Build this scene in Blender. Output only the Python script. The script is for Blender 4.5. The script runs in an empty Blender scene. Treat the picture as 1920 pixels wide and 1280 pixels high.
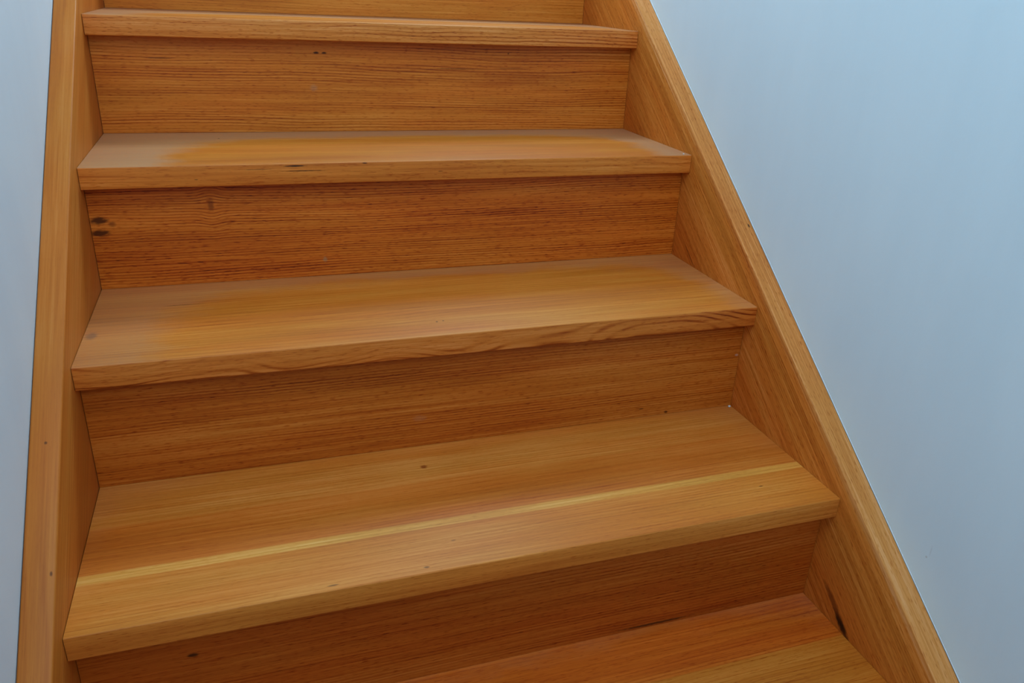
import bpy, bmesh, math, random
from mathutils import Vector, Matrix

# ---------------------------------------------------------------- dimensions (metres)
W = 0.95                      # clear width between the stringers
GO = 0.248934                 # going of one step
RI = 0.184603                 # rise of one step
NO = 0.024364                 # nosing overhang in front of the riser
TH = 0.030792                 # tread thickness
HL, HR = 0.036445, 0.031572   # stringer tops above the nosing line (vertical)
WL, WR = 0.031304, 0.034134   # stringer thicknesses
FIRST, LAST = -3, 6           # treads, index 0 has its nose at y=0, z=0
ZF = (FIRST - 1) * RI         # lower floor
ZU = (LAST + 1) * RI          # upper floor
ANG = math.atan2(RI, GO)

sc = bpy.context.scene
C = sc.collection
sc.view_settings.view_transform = 'Standard'
sc.view_settings.look = 'None'
sc.view_settings.gamma = 1
sc.view_settings.use_curve_mapping = False
sc.view_settings.exposure = -0.16

def lin(r, g, b):
    f = lambda v: (v/255/12.92) if v <= 10 else ((v/255+.055)/1.055)**2.4
    return (f(r), f(g), f(b), 1)

# ---------------------------------------------------------------- node helper
class N:
    def __init__(s, name):
        s.m = bpy.data.materials.new(name); s.m.use_nodes = True
        s.t = s.m.node_tree; s.t.nodes.clear()
        s.out = s.t.nodes.new('ShaderNodeOutputMaterial')
        s.b = s.t.nodes.new('ShaderNodeBsdfPrincipled')
        s.t.links.new(s.b.outputs[0], s.out.inputs[0])
    def put(s, sock, v):
        if v is None: return
        if isinstance(v, bpy.types.NodeSocket): s.t.links.new(v, sock)
        else: sock.default_value = v
    def math(s, op, a, b=None, c=None, clamp=False):
        n = s.t.nodes.new('ShaderNodeMath'); n.operation = op; n.use_clamp = clamp
        s.put(n.inputs[0], a); s.put(n.inputs[1], b); s.put(n.inputs[2], c)
        return n.outputs[0]
    def vmath(s, op, a, b=None):
        n = s.t.nodes.new('ShaderNodeVectorMath'); n.operation = op
        s.put(n.inputs[0], a); s.put(n.inputs[1], b)
        return n.outputs['Value'] if op == 'LENGTH' else n.outputs[0]
    def sep(s, v):
        n = s.t.nodes.new('ShaderNodeSeparateXYZ'); s.put(n.inputs[0], v); return n.outputs
    def comb(s, x, y, z):
        n = s.t.nodes.new('ShaderNodeCombineXYZ')
        s.put(n.inputs[0], x); s.put(n.inputs[1], y); s.put(n.inputs[2], z); return n.outputs[0]
    def noise(s, v, scale=1., detail=2., rough=.5, dist=0.):
        n = s.t.nodes.new('ShaderNodeTexNoise')
        s.put(n.inputs['Vector'], v); n.inputs['Scale'].default_value = scale
        n.inputs['Detail'].default_value = detail; n.inputs['Roughness'].default_value = rough
        n.inputs['Distortion'].default_value = dist
        return n.outputs[0]
    def ramp(s, f, stops, mode='LINEAR'):
        n = s.t.nodes.new('ShaderNodeValToRGB'); r = n.color_ramp; r.interpolation = mode
        while len(r.elements) < len(stops): r.elements.new(.5)
        for e, (p, c) in zip(r.elements, stops):
            e.position = p; e.color = c if len(c) == 4 else (*c, 1)
        s.put(n.inputs[0], f); return n.outputs[0]
    def mix(s, f, a, b, mode='MIX'):
        n = s.t.nodes.new('ShaderNodeMix'); n.data_type = 'RGBA'; n.blend_type = mode
        s.put(n.inputs[0], f); s.put(n.inputs[6], a); s.put(n.inputs[7], b); return n.outputs[2]
    def rng(s, v, a, b, c=0., d=1., kind='SMOOTHSTEP'):
        n = s.t.nodes.new('ShaderNodeMapRange'); n.interpolation_type = kind
        s.put(n.inputs[0], v)
        for i, q in zip((1, 2, 3, 4), (a, b, c, d)): n.inputs[i].default_value = q
        return n.outputs[0]
    def bump(s, h, strength, dist):
        n = s.t.nodes.new('ShaderNodeBump'); n.inputs['Strength'].default_value = strength
        n.inputs['Distance'].default_value = dist; s.put(n.inputs['Height'], h)
        s.t.links.new(n.outputs[0], s.b.inputs['Normal'])

# varnished ash / oak: grain runs along local X of every board
def wood(name, seed=0., tone=(1., 1., 1.), freq=210., tilt=0., wander=2.2, slow=1., line=.55,
         fibre=.5, pores=.5, strips=None, axis='y', knots=(), cracks=(), worn=None, dust=0.,
         rough=.48, blotch=.5, pale=0.):
    n = N(name)
    tc = n.t.nodes.new('ShaderNodeTexCoord')
    P = tc.outputs['Object']
    x, y, z = n.sep(P)
    # grain flows round the knots
    yy = y; zz = z
    for (kx, ky, kz, rx, ry, rz, amt, push, tint) in knots:
        if push <= 0: continue
        dx = n.math('DIVIDE', n.math('SUBTRACT', x, kx), rx*3.2)
        dy = n.math('DIVIDE', n.math('SUBTRACT', y, ky), ry*3.2)
        g = n.math('EXPONENT', n.math('MULTIPLY', n.math('ADD', n.math('MULTIPLY', dx, dx), n.math('MULTIPLY', dy, dy)), -1.))
        off = n.math('MULTIPLY', n.math('MULTIPLY', n.math('SUBTRACT', y, ky), g), -push)
        yy = n.math('ADD', yy, off)
    S = n.comb(n.math('ADD', x, seed*3.71), n.math('ADD', yy, seed*1.37), n.math('ADD', zz, seed*2.13))
    wide = n.noise(n.vmath('MULTIPLY', S, (1.3*slow, 7., 7.)), 1, 2, .5)
    wavy = n.noise(n.vmath('MULTIPLY', S, (9., 40., 40.)), 1, 2, .5)
    across = n.math('ADD', n.math('MULTIPLY', yy, math.cos(tilt)), n.math('MULTIPLY', zz, math.sin(tilt)))
    u = n.math('ADD', n.math('MULTIPLY', across, freq), n.math('ADD', n.math('MULTIPLY', wide, wander*3), n.math('MULTIPLY', wavy, .9)))
    ring = n.math('FRACT', u)
    ring = n.math('ABSOLUTE', n.math('SUBTRACT', n.math('MULTIPLY', ring, 2), 1))      # 0..1..0
    ringdark = n.rng(ring, .45, 1., 0, 1)
    vary = n.rng(n.noise(n.vmath('MULTIPLY', S, (1.5, 55., 55.)), 1, 2, .6), .32, .68, .1, 1)
    ringdark = n.math('MULTIPLY', ringdark, vary)
    fib = n.noise(n.vmath('MULTIPLY', S, (9., 620., 620.)), 1, 3, .6)
    fib2 = n.noise(n.vmath('MULTIPLY', S, (3., 190., 190.)), 1, 3, .55)
    pore = n.rng(n.noise(n.vmath('MULTIPLY', S, (80., 760., 760.)), 1, 1, .5), .57, .72)
    big = n.noise(n.vmath('MULTIPLY', S, (1.6, 11., 11.)), 1, 3, .55)
    hue = n.noise(n.vmath('MULTIPLY', S, (3.1, 21., 9.)), 1, 2, .5)
    v = n.math('ADD', .55, n.math('MULTIPLY', n.math('SUBTRACT', big, .5), blotch*1.3))
    v = n.math('ADD', v, n.math('MULTIPLY', n.math('SUBTRACT', fib2, .5), fibre*.75))
    v = n.math('ADD', v, n.math('MULTIPLY', n.math('SUBTRACT', fib, .5), fibre*.8))
    v = n.math('SUBTRACT', v, n.math('MULTIPLY', ringdark, line*.40))
    v = n.math('SUBTRACT', v, n.math('MULTIPLY', pore, pores*.30))
    col = n.ramp(v, [(0.0, (.13, .014, .0006)), (.25, (.36, .064, .0025)), (.55, (.600, .170, .0150)),
                     (.8, (.760, .285, .050)), (1., (.82, .42, .13))])
    col = n.mix(n.rng(hue, .40, .66, 0, .45), col, n.mix(1., col, (1.04, .84, .72, 1), 'MULTIPLY'))
    col = n.mix(n.rng(hue, .46, .32, 0, .35), col, n.mix(1., col, (.97, 1.04, 1.15, 1), 'MULTIPLY'))
    col = n.mix(1., col, (*tone, 1), 'MULTIPLY')
    if strips:
        w = n.math('MULTIPLY', n.math('SUBTRACT', n.noise(n.vmath('MULTIPLY', S, (2.2, 12., 12.)), 1, 1, .5), .5), .008)
        a = n.math('ADD', y if axis == 'y' else z, w)
        lo, hi = strips[0], strips[1]
        f = n.rng(a, lo, hi, 0, 1, 'LINEAR')
        stops = []
        for k, (p, c) in enumerate(strips[2]):
            q = (p-lo)/(hi-lo)
            if k: stops.append((max(0, q-.004), strips[2][k-1][1]))
            stops.append((max(0., q+.004) if k else 0., c))
        col = n.mix(1., col, n.ramp(f, stops), 'MULTIPLY')
    rg = rough
    if worn:
        cx, cy, hx, hy = worn
        wig = n.math('MULTIPLY', n.math('SUBTRACT', n.noise(n.vmath('MULTIPLY', P, (9., 22., 9.)), 1, 5, .65), .5), 1.3)
        ax = n.math('POWER', n.math('ABSOLUTE', n.math('DIVIDE', n.math('SUBTRACT', x, cx), hx)), 5.)
        ay = n.math('POWER', n.math('ABSOLUTE', n.math('DIVIDE', n.math('SUBTRACT', y, cy), hy)), 5.)
        d = n.math('ADD', n.math('ADD', ax, ay), wig)
        dm = n.rng(d, .62, 1.35)
        speck = n.rng(n.noise(n.vmath('MULTIPLY', P, (160., 200., 50.)), 1, 3, .7), .3, .62, .7, 1.)
        top = n.rng(z, -.0035, -.0015)
        dm = n.math('MULTIPLY', n.math('MULTIPLY', n.math('MULTIPLY', dm, speck), top), dust)
        col = n.mix(dm, col, (.46, .240, .125, 1))
        rg = n.math('ADD', rough, n.math('MULTIPLY', dm, .4))
    for (kx, ky, kz, rx, ry, rz, amt, push, tint) in list(knots) + list(cracks):
        dv = n.vmath('DIVIDE', n.vmath('SUBTRACT', P, (kx, ky, kz)), (rx, ry, rz))
        wob = n.math('MULTIPLY', n.math('SUBTRACT', n.noise(n.vmath('MULTIPLY', P, (120., 320., 320.)), 1, 2, .6), .5), 1.1)
        m = n.rng(n.math('ADD', n.vmath('LENGTH', dv), wob), 1.35, .45, 0, amt)
        col = n.mix(m, col, (*tint, 1))
    n.put(n.b.inputs['Base Color'], col)
    n.put(n.b.inputs['Roughness'], rg)
    n.b.inputs['IOR'].default_value = 1.47
    n.b.inputs['Specular IOR Level'].default_value = .27
    n.bump(v, .16, .0006)
    return n.m

def plain(name, col, rough=.6):
    n = N(name)
    tc = n.t.nodes.new('ShaderNodeTexCoord')
    f = n.noise(tc.outputs['Object'], 60, 3, .6)
    c2 = tuple(c*.86 for c in col[:3]) + (1,)
    n.put(n.b.inputs['Base Color'], n.mix(f, c2, col)); n.b.inputs['Roughness'].default_value = rough
    n.bump(f, .2, .001)
    return n.m

def paint(name, col, col2, marks=()):
    n = N(name)
    tc = n.t.nodes.new('ShaderNodeTexCoord'); P = tc.outputs['Object']
    a = n.noise(n.vmath('MULTIPLY', P, (1., 9., 2.)), 1, 4, .55)
    b = n.noise(P, 420, 2, .6)
    c = n.mix(n.rng(a, .3, .7, 0, 1), col, col2)
    for (my, mz, ry, rz, amt) in marks:
        dv = n.vmath('DIVIDE', n.vmath('SUBTRACT', n.vmath('MULTIPLY', P, (0, 1, 1)), (0, my, mz)), (1, ry, rz))
        c = n.mix(n.rng(n.vmath('LENGTH', dv), 1.3, .4, 0, amt), c, (.42, .42, .40, 1))
    n.put(n.b.inputs['Base Color'], c)
    n.b.inputs['Roughness'].default_value = .42
    n.bump(n.math('ADD', n.math('MULTIPLY', b, .3), a), .10, .002)
    return n.m

# ---------------------------------------------------------------- mesh helpers
def link(name, me, mats, parent=None):
    o = bpy.data.objects.new(name, me); C.objects.link(o)
    for m in (mats if isinstance(mats, (list, tuple)) else [mats]): me.materials.append(m)
    if parent: o.parent = parent
    return o

def box_mesh(name, lo, hi, bevel=0., segs=3, front=False, edges=None):
    """box lo..hi in local space; bevel the edges chosen by edges(co1, co2)"""
    bm = bmesh.new()
    bmesh.ops.create_cube(bm, size=1)
    for v in bm.verts:
        v.co = Vector([(lo[i]+hi[i])/2 + v.co[i]*(hi[i]-lo[i]) for i in range(3)])
    if bevel:
        es = [e for e in bm.edges if edges is None or edges(e.verts[0].co, e.verts[1].co)]
        bmesh.ops.bevel(bm, geom=es, offset=bevel, segments=segs, profile=.5, affect='EDGES')
    if front:
        for f in bm.faces:
            if f.normal.y < -.75: f.material_index = 1
    for f in bm.faces: f.smooth = False
    me = bpy.data.meshes.new(name); bm.to_mesh(me); bm.free()
    return me

def shade(o, ang=40):
    me = o.data
    for p in me.polygons: p.use_smooth = True
    me.set_sharp_from_angle(angle=math.radians(ang))

def prism(name, poly, x0, x1, bevel=0.):
    """poly in local (X,Y), extruded along local Z from x0 to x1"""
    bm = bmesh.new()
    a = [bm.verts.new((p[0], p[1], x0)) for p in poly]
    b = [bm.verts.new((p[0], p[1], x1)) for p in poly]
    bm.faces.new(a[::-1]); bm.faces.new(b)
    for i in range(len(poly)):
        j = (i+1) % len(poly)
        bm.faces.new((a[i], a[j], b[j], b[i]))
    bmesh.ops.recalc_face_normals(bm, faces=bm.faces[:])
    if bevel:
        es = [e for e in bm.edges if abs(e.verts[0].co.z-e.verts[1].co.z) < 1e-6]
        bmesh.ops.bevel(bm, geom=es, offset=bevel, segments=4, profile=.5, affect='EDGES')
    me = bpy.data.meshes.new(name); bm.to_mesh(me); bm.free()
    return me

def tag(o, **k):
    for a, b in k.items(): o[a] = b

# ---------------------------------------------------------------- the staircase
stair = bpy.data.objects.new('staircase', None); C.objects.link(stair)
stair.location = (W/2, FIRST*GO, ZF)
stair.empty_display_size = .2
tag(stair, label='closed orange varnished timber staircase rising between two white walls', category='staircase')
inv = Matrix.Translation(stair.location).inverted()
def under_stair(o):
    o.parent = stair; o.matrix_parent_inverse = inv

DK = (.040, .006, .0008)      # knot brown
BK = (.010, .003, .001)       # open crack
RK = (.16, .030, .004)
GAP = .0007
BIG = 1.

tread_spec = {
 4: dict(top=dict(seed=4.1, freq=150, line=.3, fibre=.35, pores=.2, worn=(.50, -.10, .44, .25), dust=.6),
         front=dict(seed=14.3, freq=190, tilt=1.42, wander=2.2, slow=1.6, line=1.0, fibre=.6, tone=(1.12, 1.22, 2.0), pores=.8)),
 3: dict(top=dict(seed=3.3, freq=120, line=.25, fibre=.35, pores=.2, worn=(.505, -.06, .395, .278), dust=.66, tone=(1.0, 1.0, .85),
                  cracks=((.181, .214, 0, .0018, .002, BIG, .9, 0, BK),)),
         front=dict(seed=13.8, freq=120, tilt=1.45, wander=1.5, line=.35, fibre=.5, tone=(1.12, 1.14, 1.5),
                  cracks=((.288, 0, -.0036, .0150, BIG, .0011, .95, 0, BK), (.300, 0, -.0110, .0260, BIG, .0008, .85, 0, BK),
                          (.236, 0, -.0075, .0200, BIG, .0007, .55, 0, DK), (.390, 0, -.0016, .0040, BIG, .0010, .8, 0, DK),
                          (.507, 0, -.0168, .0040, BIG, .0010, .5, 0, DK), (.150, 0, -.020, .0030, BIG, .0008, .6, 0, DK)))),
 2: dict(top=dict(seed=7.7, freq=110, line=.25, fibre=.40, pores=.25, worn=(.51, -.06, .42, .300), dust=.32, tone=(.98, .96, .84),
                  cracks=((.114, .186, 0, .030, .0009, BIG, .75, 0, DK), (.4545, .0482, 0, .0016, .0016, BIG, .8, 0, DK),
                          (.4642, .0501, 0, .0016, .0016, BIG, .8, 0, DK), (.010, .095, 0, .007, .012, BIG, .45, 0, (.10, .07, .06)))),
         front=dict(seed=12.2, freq=95, tilt=1.50, wander=6.5, slow=2.0, line=1.1, fibre=.5, tone=(1.05, 1.04, 1.5))),
 1: dict(top=dict(seed=1.9, freq=170, line=.25, fibre=.42, pores=.3, worn=(.48, -.06, .50, .345), dust=.12, tone=(.98, .98, 1.0),
                  strips=(0., .28, [(0., (1.06, 1.12, 1.25, 1)), (.081, (1.22, 1.75, 2.9, 1)), (.0955, (.98, .88, .85, 1)),
                                    (.182, (1.03, 1.08, 1.3, 1))]),
                  knots=((.4183, .2177, 0, .0050, .0045, BIG, .85, .25, (.27, .045, .004)),),
                  cracks=((.2692, .0081, 0, .0060, .0012, BIG, .6, 0, DK), (.3759, .0106, 0, .0035, .0016, BIG, .6, 0, DK),
                          (.8597, .0543, 0, .0035, .0010, BIG, .7, 0, DK), (.4180, .0500, 0, .0030, .0014, BIG, .4, 0, DK))),
         front=dict(seed=11.6, freq=130, tilt=1.4, wander=1.5, line=.3, fibre=.45, tone=(1.10, 1.22, 1.9))),
 0: dict(top=dict(seed=5.4, freq=170, line=.40, fibre=.45, worn=(.48, -.06, .55, .333), dust=.18, tone=(.96, .82, .7),
                  strips=(0., .28, [(0., (.98, 1.12, 1.15, 1)), (.186, (1.05, .92, .85, 1))])),
         front=dict(seed=10.2, tilt=1.4)),
}
riser_spec = {  # tones darken down the flight: weaker light on lower risers put into colour
 5: dict(seed=25.3, freq=190, line=.35, tone=(1.08, 1.10, 1.0)),
 4: dict(seed=24.1, freq=215, line=.85, fibre=.6, pores=.7, tone=(1.05, 1.02, 1.0),
         cracks=((.3520, .1330, 0, .0050, .0018, BIG, .95, 0, DK), (.3650, .1330, 0, .0045, .0016, BIG, .95, 0, DK),
                 (.600, .1100, 0, .050, .0008, BIG, .7, 0, DK), (.705, .1120, 0, .028, .0008, BIG, .5, 0, DK),
                 (.700, .138, 0, .0016, .0016, BIG, .7, 0, DK),
                 (.100, .120, 0, .022, .0008, BIG, .7, 0, DK), (.345, .0747, 0, .006, .006, BIG, .22, 0, (.45, .30, .18)))),
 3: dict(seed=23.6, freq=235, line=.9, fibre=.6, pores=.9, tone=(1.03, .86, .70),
         knots=((.0120, .1040, 0, .0120, .0055, BIG, .88, .3, DK), (.0120, .0855, 0, .0130, .0050, BIG, .88, .3, DK),
                (.1648, .1210, 0, .0045, .0095, BIG, .65, .35, (.17, .030, .004))),
         cracks=((.0290, .098, 0, .005, .004, BIG, .6, 0, RK), (.3262, .0272, 0, .0035, .0045, BIG, .5, 0, (.30, .20, .10)))),
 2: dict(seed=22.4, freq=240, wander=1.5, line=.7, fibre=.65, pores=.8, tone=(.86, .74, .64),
         cracks=((.828, .0035, 0, .003, .0022, BIG, .8, 0, DK), (.7824, .0153, 0, .004, .0015, BIG, .6, 0, DK),
                 (.4244, .0464, 0, .010, .005, BIG, .10, 0, (.45, .30, .20)), (.944, .093, 0, .003, .002, BIG, .5, 0, (.6, .4, .3)))),
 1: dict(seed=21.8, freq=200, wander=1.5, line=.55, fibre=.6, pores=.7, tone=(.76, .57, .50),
         knots=((.1138, .1082, 0, .0060, .0030, BIG, .8, .4, BK),),
         cracks=((.70, .0045, 0, .055, .0022, BIG, .75, 0, BK),)),
}

YB = GO + NO + .018          # tread runs back under the riser above
for i in range(FIRST, LAST+1):
    sp = tread_spec.get(i, dict(top=dict(seed=30+i*1.3, line=.35), front=dict(seed=50+i*1.7, tilt=1.4)))
    mt = wood('varnished_oak_tread', **sp['top']); mf = wood('varnished_oak_nosing', **sp['front'])
    me = box_mesh('tread', (GAP, 0, -TH), (W-GAP, YB, 0), .0017, 4, True,
                  lambda a, b: abs(a.y) < 1e-6 and abs(b.y) < 1e-6 and abs(a.z-b.z) < 1e-6)
    o = link('tread', me, [mt, mf]); o.location = (0, i*GO, i*RI); shade(o); under_stair(o)
    if i == 1: o['label'] = 'tread with a thin pale yellow stripe along it'
    elif i == 3: o['label'] = 'tread with dust at both ends and a cracked front edge'
    elif i == 2: o['label'] = 'tread with swirling figured grain on its front edge'
for i in range(FIRST, LAST+2):
    m = wood('varnished_oak_riser', **riser_spec.get(i, dict(seed=70+i*1.9, line=.6)))
    z0 = (i-1)*RI if i > FIRST else ZF
    h = RI - TH
    me = box_mesh('riser', (GAP, .0005, -.018), (W-GAP, h, 0))
    o = link('riser', me, m); o.location = (0, i*GO+NO, z0); o.rotation_euler = (math.pi/2, 0, 0); under_stair(o)
    if i == 3: o['label'] = 'riser with dark knots near its left end'

sn, cs = math.sin(ANG), math.cos(ANG)
def to_local(y, z): return (y*cs+z*sn, -y*sn+z*cs)
def stringer(x, thick, H, mat, label):
    y0 = FIRST*GO - .045; y1 = (LAST+1)*GO + NO + .03
    V = .30
    top = lambda y: y*RI/GO + H
    poly = [(y0, ZF), (y0, top(y0)), (y1, top(y1)), (y1, top(y1)-V), ((ZF-H+V)*GO/RI, ZF)]
    poly = [to_local(*p) for p in poly][::-1]
    me = prism('stringer', poly, 0, thick, .0028)
    o = link('stringer', me, mat)
    # local X up the slope, local Y square to it, local Z = world X
    M = Matrix(((0, 0, 1), (cs, -sn, 0), (sn, cs, 0))).to_4x4()
    o.matrix_world = Matrix.Translation((x, 0, 0)) @ M
    shade(o); under_stair(o); o['label'] = label
    return o
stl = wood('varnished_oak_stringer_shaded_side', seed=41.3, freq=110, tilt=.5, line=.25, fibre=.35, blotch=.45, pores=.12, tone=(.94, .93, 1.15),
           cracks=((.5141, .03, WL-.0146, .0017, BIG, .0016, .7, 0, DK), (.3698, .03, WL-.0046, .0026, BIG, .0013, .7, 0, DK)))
strr = wood('varnished_oak_stringer', seed=43.9, freq=290, tilt=.7, wander=1.2, slow=.5, line=.24, fibre=.6, blotch=.3, tone=(1.10, 1.20, 1.7), pores=.7,
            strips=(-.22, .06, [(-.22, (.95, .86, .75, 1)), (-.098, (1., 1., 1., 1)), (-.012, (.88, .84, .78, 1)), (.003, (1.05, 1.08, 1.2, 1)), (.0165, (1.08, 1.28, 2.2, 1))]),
            knots=((.163, -.1065, 0, .0230, .0062, BIG, .97, .0, BK), (.195, -.1035, 0, .0260, .0055, BIG, .75, .0, RK), (.132, -.109, 0, .022, .004, BIG, .6, 0, RK)),
            cracks=((.7563, .0253, .027, .0040, BIG, .0014, .9, 0, BK), (.800, -.1150, 0, .030, .0009, BIG, .8, 0, DK)))
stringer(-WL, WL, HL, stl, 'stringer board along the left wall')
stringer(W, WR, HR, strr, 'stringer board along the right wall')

# ---------------------------------------------------------------- crumbs on the treads
def crumb(loc, r, seed, mat, label, cat='crumb'):
    bm = bmesh.new(); bmesh.ops.create_icosphere(bm, subdivisions=2, radius=r)
    rnd = random.Random(seed)
    for v in bm.verts:
        v.co *= rnd.uniform(.72, 1.15); v.co.z *= .7
    lo = min(v.co.z for v in bm.verts)
    for v in bm.verts: v.co.z -= lo
    me = bpy.data.meshes.new('plaster_crumb'); bm.to_mesh(me); bm.free()
    o = link('plaster_crumb', me, mat); o.location = loc
    tag(o, label=label, category=cat)
white = plain('plaster_white', (.75, .75, .74, 1), .8)
crumb((.9440, GO+.2685, RI), .0022, 3, white, 'white plaster crumb in the back right corner of the striped tread')
crumb((.9370, 3*GO+.0065, 3*RI), .0014, 5, white, 'tiny white crumb at the front right corner of the dusty tread')

# ---------------------------------------------------------------- the setting
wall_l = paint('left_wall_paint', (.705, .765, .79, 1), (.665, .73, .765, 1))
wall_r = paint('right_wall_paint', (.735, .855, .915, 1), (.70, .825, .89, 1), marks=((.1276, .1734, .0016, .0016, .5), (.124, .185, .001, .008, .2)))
Y0, Y1, ZT = -2.4, 3.6, ZU + 2.3
def struct(name, lo, hi, m):
    o = link(name, box_mesh(name, lo, hi), m); o['kind'] = 'structure'; return o
struct('wall_left', (-WL-.0004-.12, Y0, ZF-.1), (-WL-.0004, Y1, ZT), wall_l)
struct('wall_right', (W+WR+.0004, Y0, ZF-.1), (W+WR+.0004+.12, Y1, ZT), wall_r)
fl = wood('floor_oak', seed=90.2, freq=120, line=.3)
struct('floor', (-WL, Y0, ZF-.05), (W+WR, (LAST+1)*GO, ZF), fl)
fu = wood('floor_oak_upper', seed=93.2, freq=120, line=.3)
struct('floor_upper', (-WL, (LAST+1)*GO+NO+.0, ZU-TH), (W+WR, Y1, ZU), fu)
# nosing board of the landing
# thin painted sealant fillet where the right stringer meets its wall
def fillet(name, x, side, H, r, mat):
    rnd = random.Random(8)
    bm = bmesh.new(); prev = None
    n = 160; y0 = FIRST*GO-.04; y1 = (LAST+1)*GO
    for k in range(n+1):
        y = y0 + (y1-y0)*k/n
        rr = r*rnd.uniform(.75, 1.2)
        z = y*RI/GO + H - .0002
        ring = [bm.verts.new((x, y, z)), bm.verts.new((x+side*rr, y, z)), bm.verts.new((x+side*rr*.35, y-sn*rr*.35, z+cs*rr*.35)), bm.verts.new((x, y-sn*rr, z+cs*rr))]
        if prev:
            for a in range(4):
                b = (a+1) % 4
                bm.faces.new((prev[a], prev[b], ring[b], ring[a]))
        else: bm.faces.new(ring)
        prev = ring
    bm.faces.new(prev[::-1])
    bmesh.ops.recalc_face_normals(bm, faces=bm.faces[:])
    me = bpy.data.meshes.new(name); bm.to_mesh(me); bm.free()
    o = link(name, me, mat); o['kind'] = 'structure'; shade(o, 60)
fillet('trim_1', W+WR+.0004, -1, HR, .0009, plain('sealant', (.74, .77, .78, 1), .45))

# ---------------------------------------------------------------- light
w = bpy.data.worlds.new('daylight'); sc.world = w; w.use_nodes = True
bg = w.node_tree.nodes['Background']
bg.inputs[0].default_value = (.42, .70, 1.0, 1); bg.inputs[1].default_value = .22

def area(name, loc, target, sx, sy, power, col):
    l = bpy.data.lights.new(name, 'AREA'); l.shape = 'RECTANGLE'; l.size = sx; l.size_y = sy
    l.energy = power; l.color = col
    o = bpy.data.objects.new(name, l); C.objects.link(o); o.location = loc
    o.rotation_euler = (Vector(target)-Vector(loc)).to_track_quat('-Z', 'Y').to_euler()
    return o

area('stairwell_window_lamp', (.04, -.6, 2.3), (.6, .7, .4), .15, .9, 19, (.66, .86, 1.))
area('hall_window_lamp', (.3, -1.8, 2.), (.6, .7, .4), .6, .6, 13, (.66, .87, 1.))
area('landing_window_lamp', (.47, 3.5, 2.05), (.47, 0., 1.0), 0.8, 1.1, 58, (.58, .86, 1.))
area('side_fill_lamp', (.80, 1.45, 1.65), (-.03, .85, 1.0), .2, .3, 12., (.50, .79, 1.))  # unseen fill lamp, added to brighten the upper left wall

# ---------------------------------------------------------------- camera
cd = bpy.data.cameras.new('camera'); co = bpy.data.objects.new('camera', cd); C.objects.link(co)
co.location = (.215471, -.461795, .800352)
co.rotation_mode = 'XYZ'; co.rotation_euler = (1.153647, -.042797, -.317448)
cd.sensor_width = 36; cd.sensor_fit = 'HORIZONTAL'; cd.lens = 1487.70*36/1920
cd.clip_start = .02
sc.camera = co
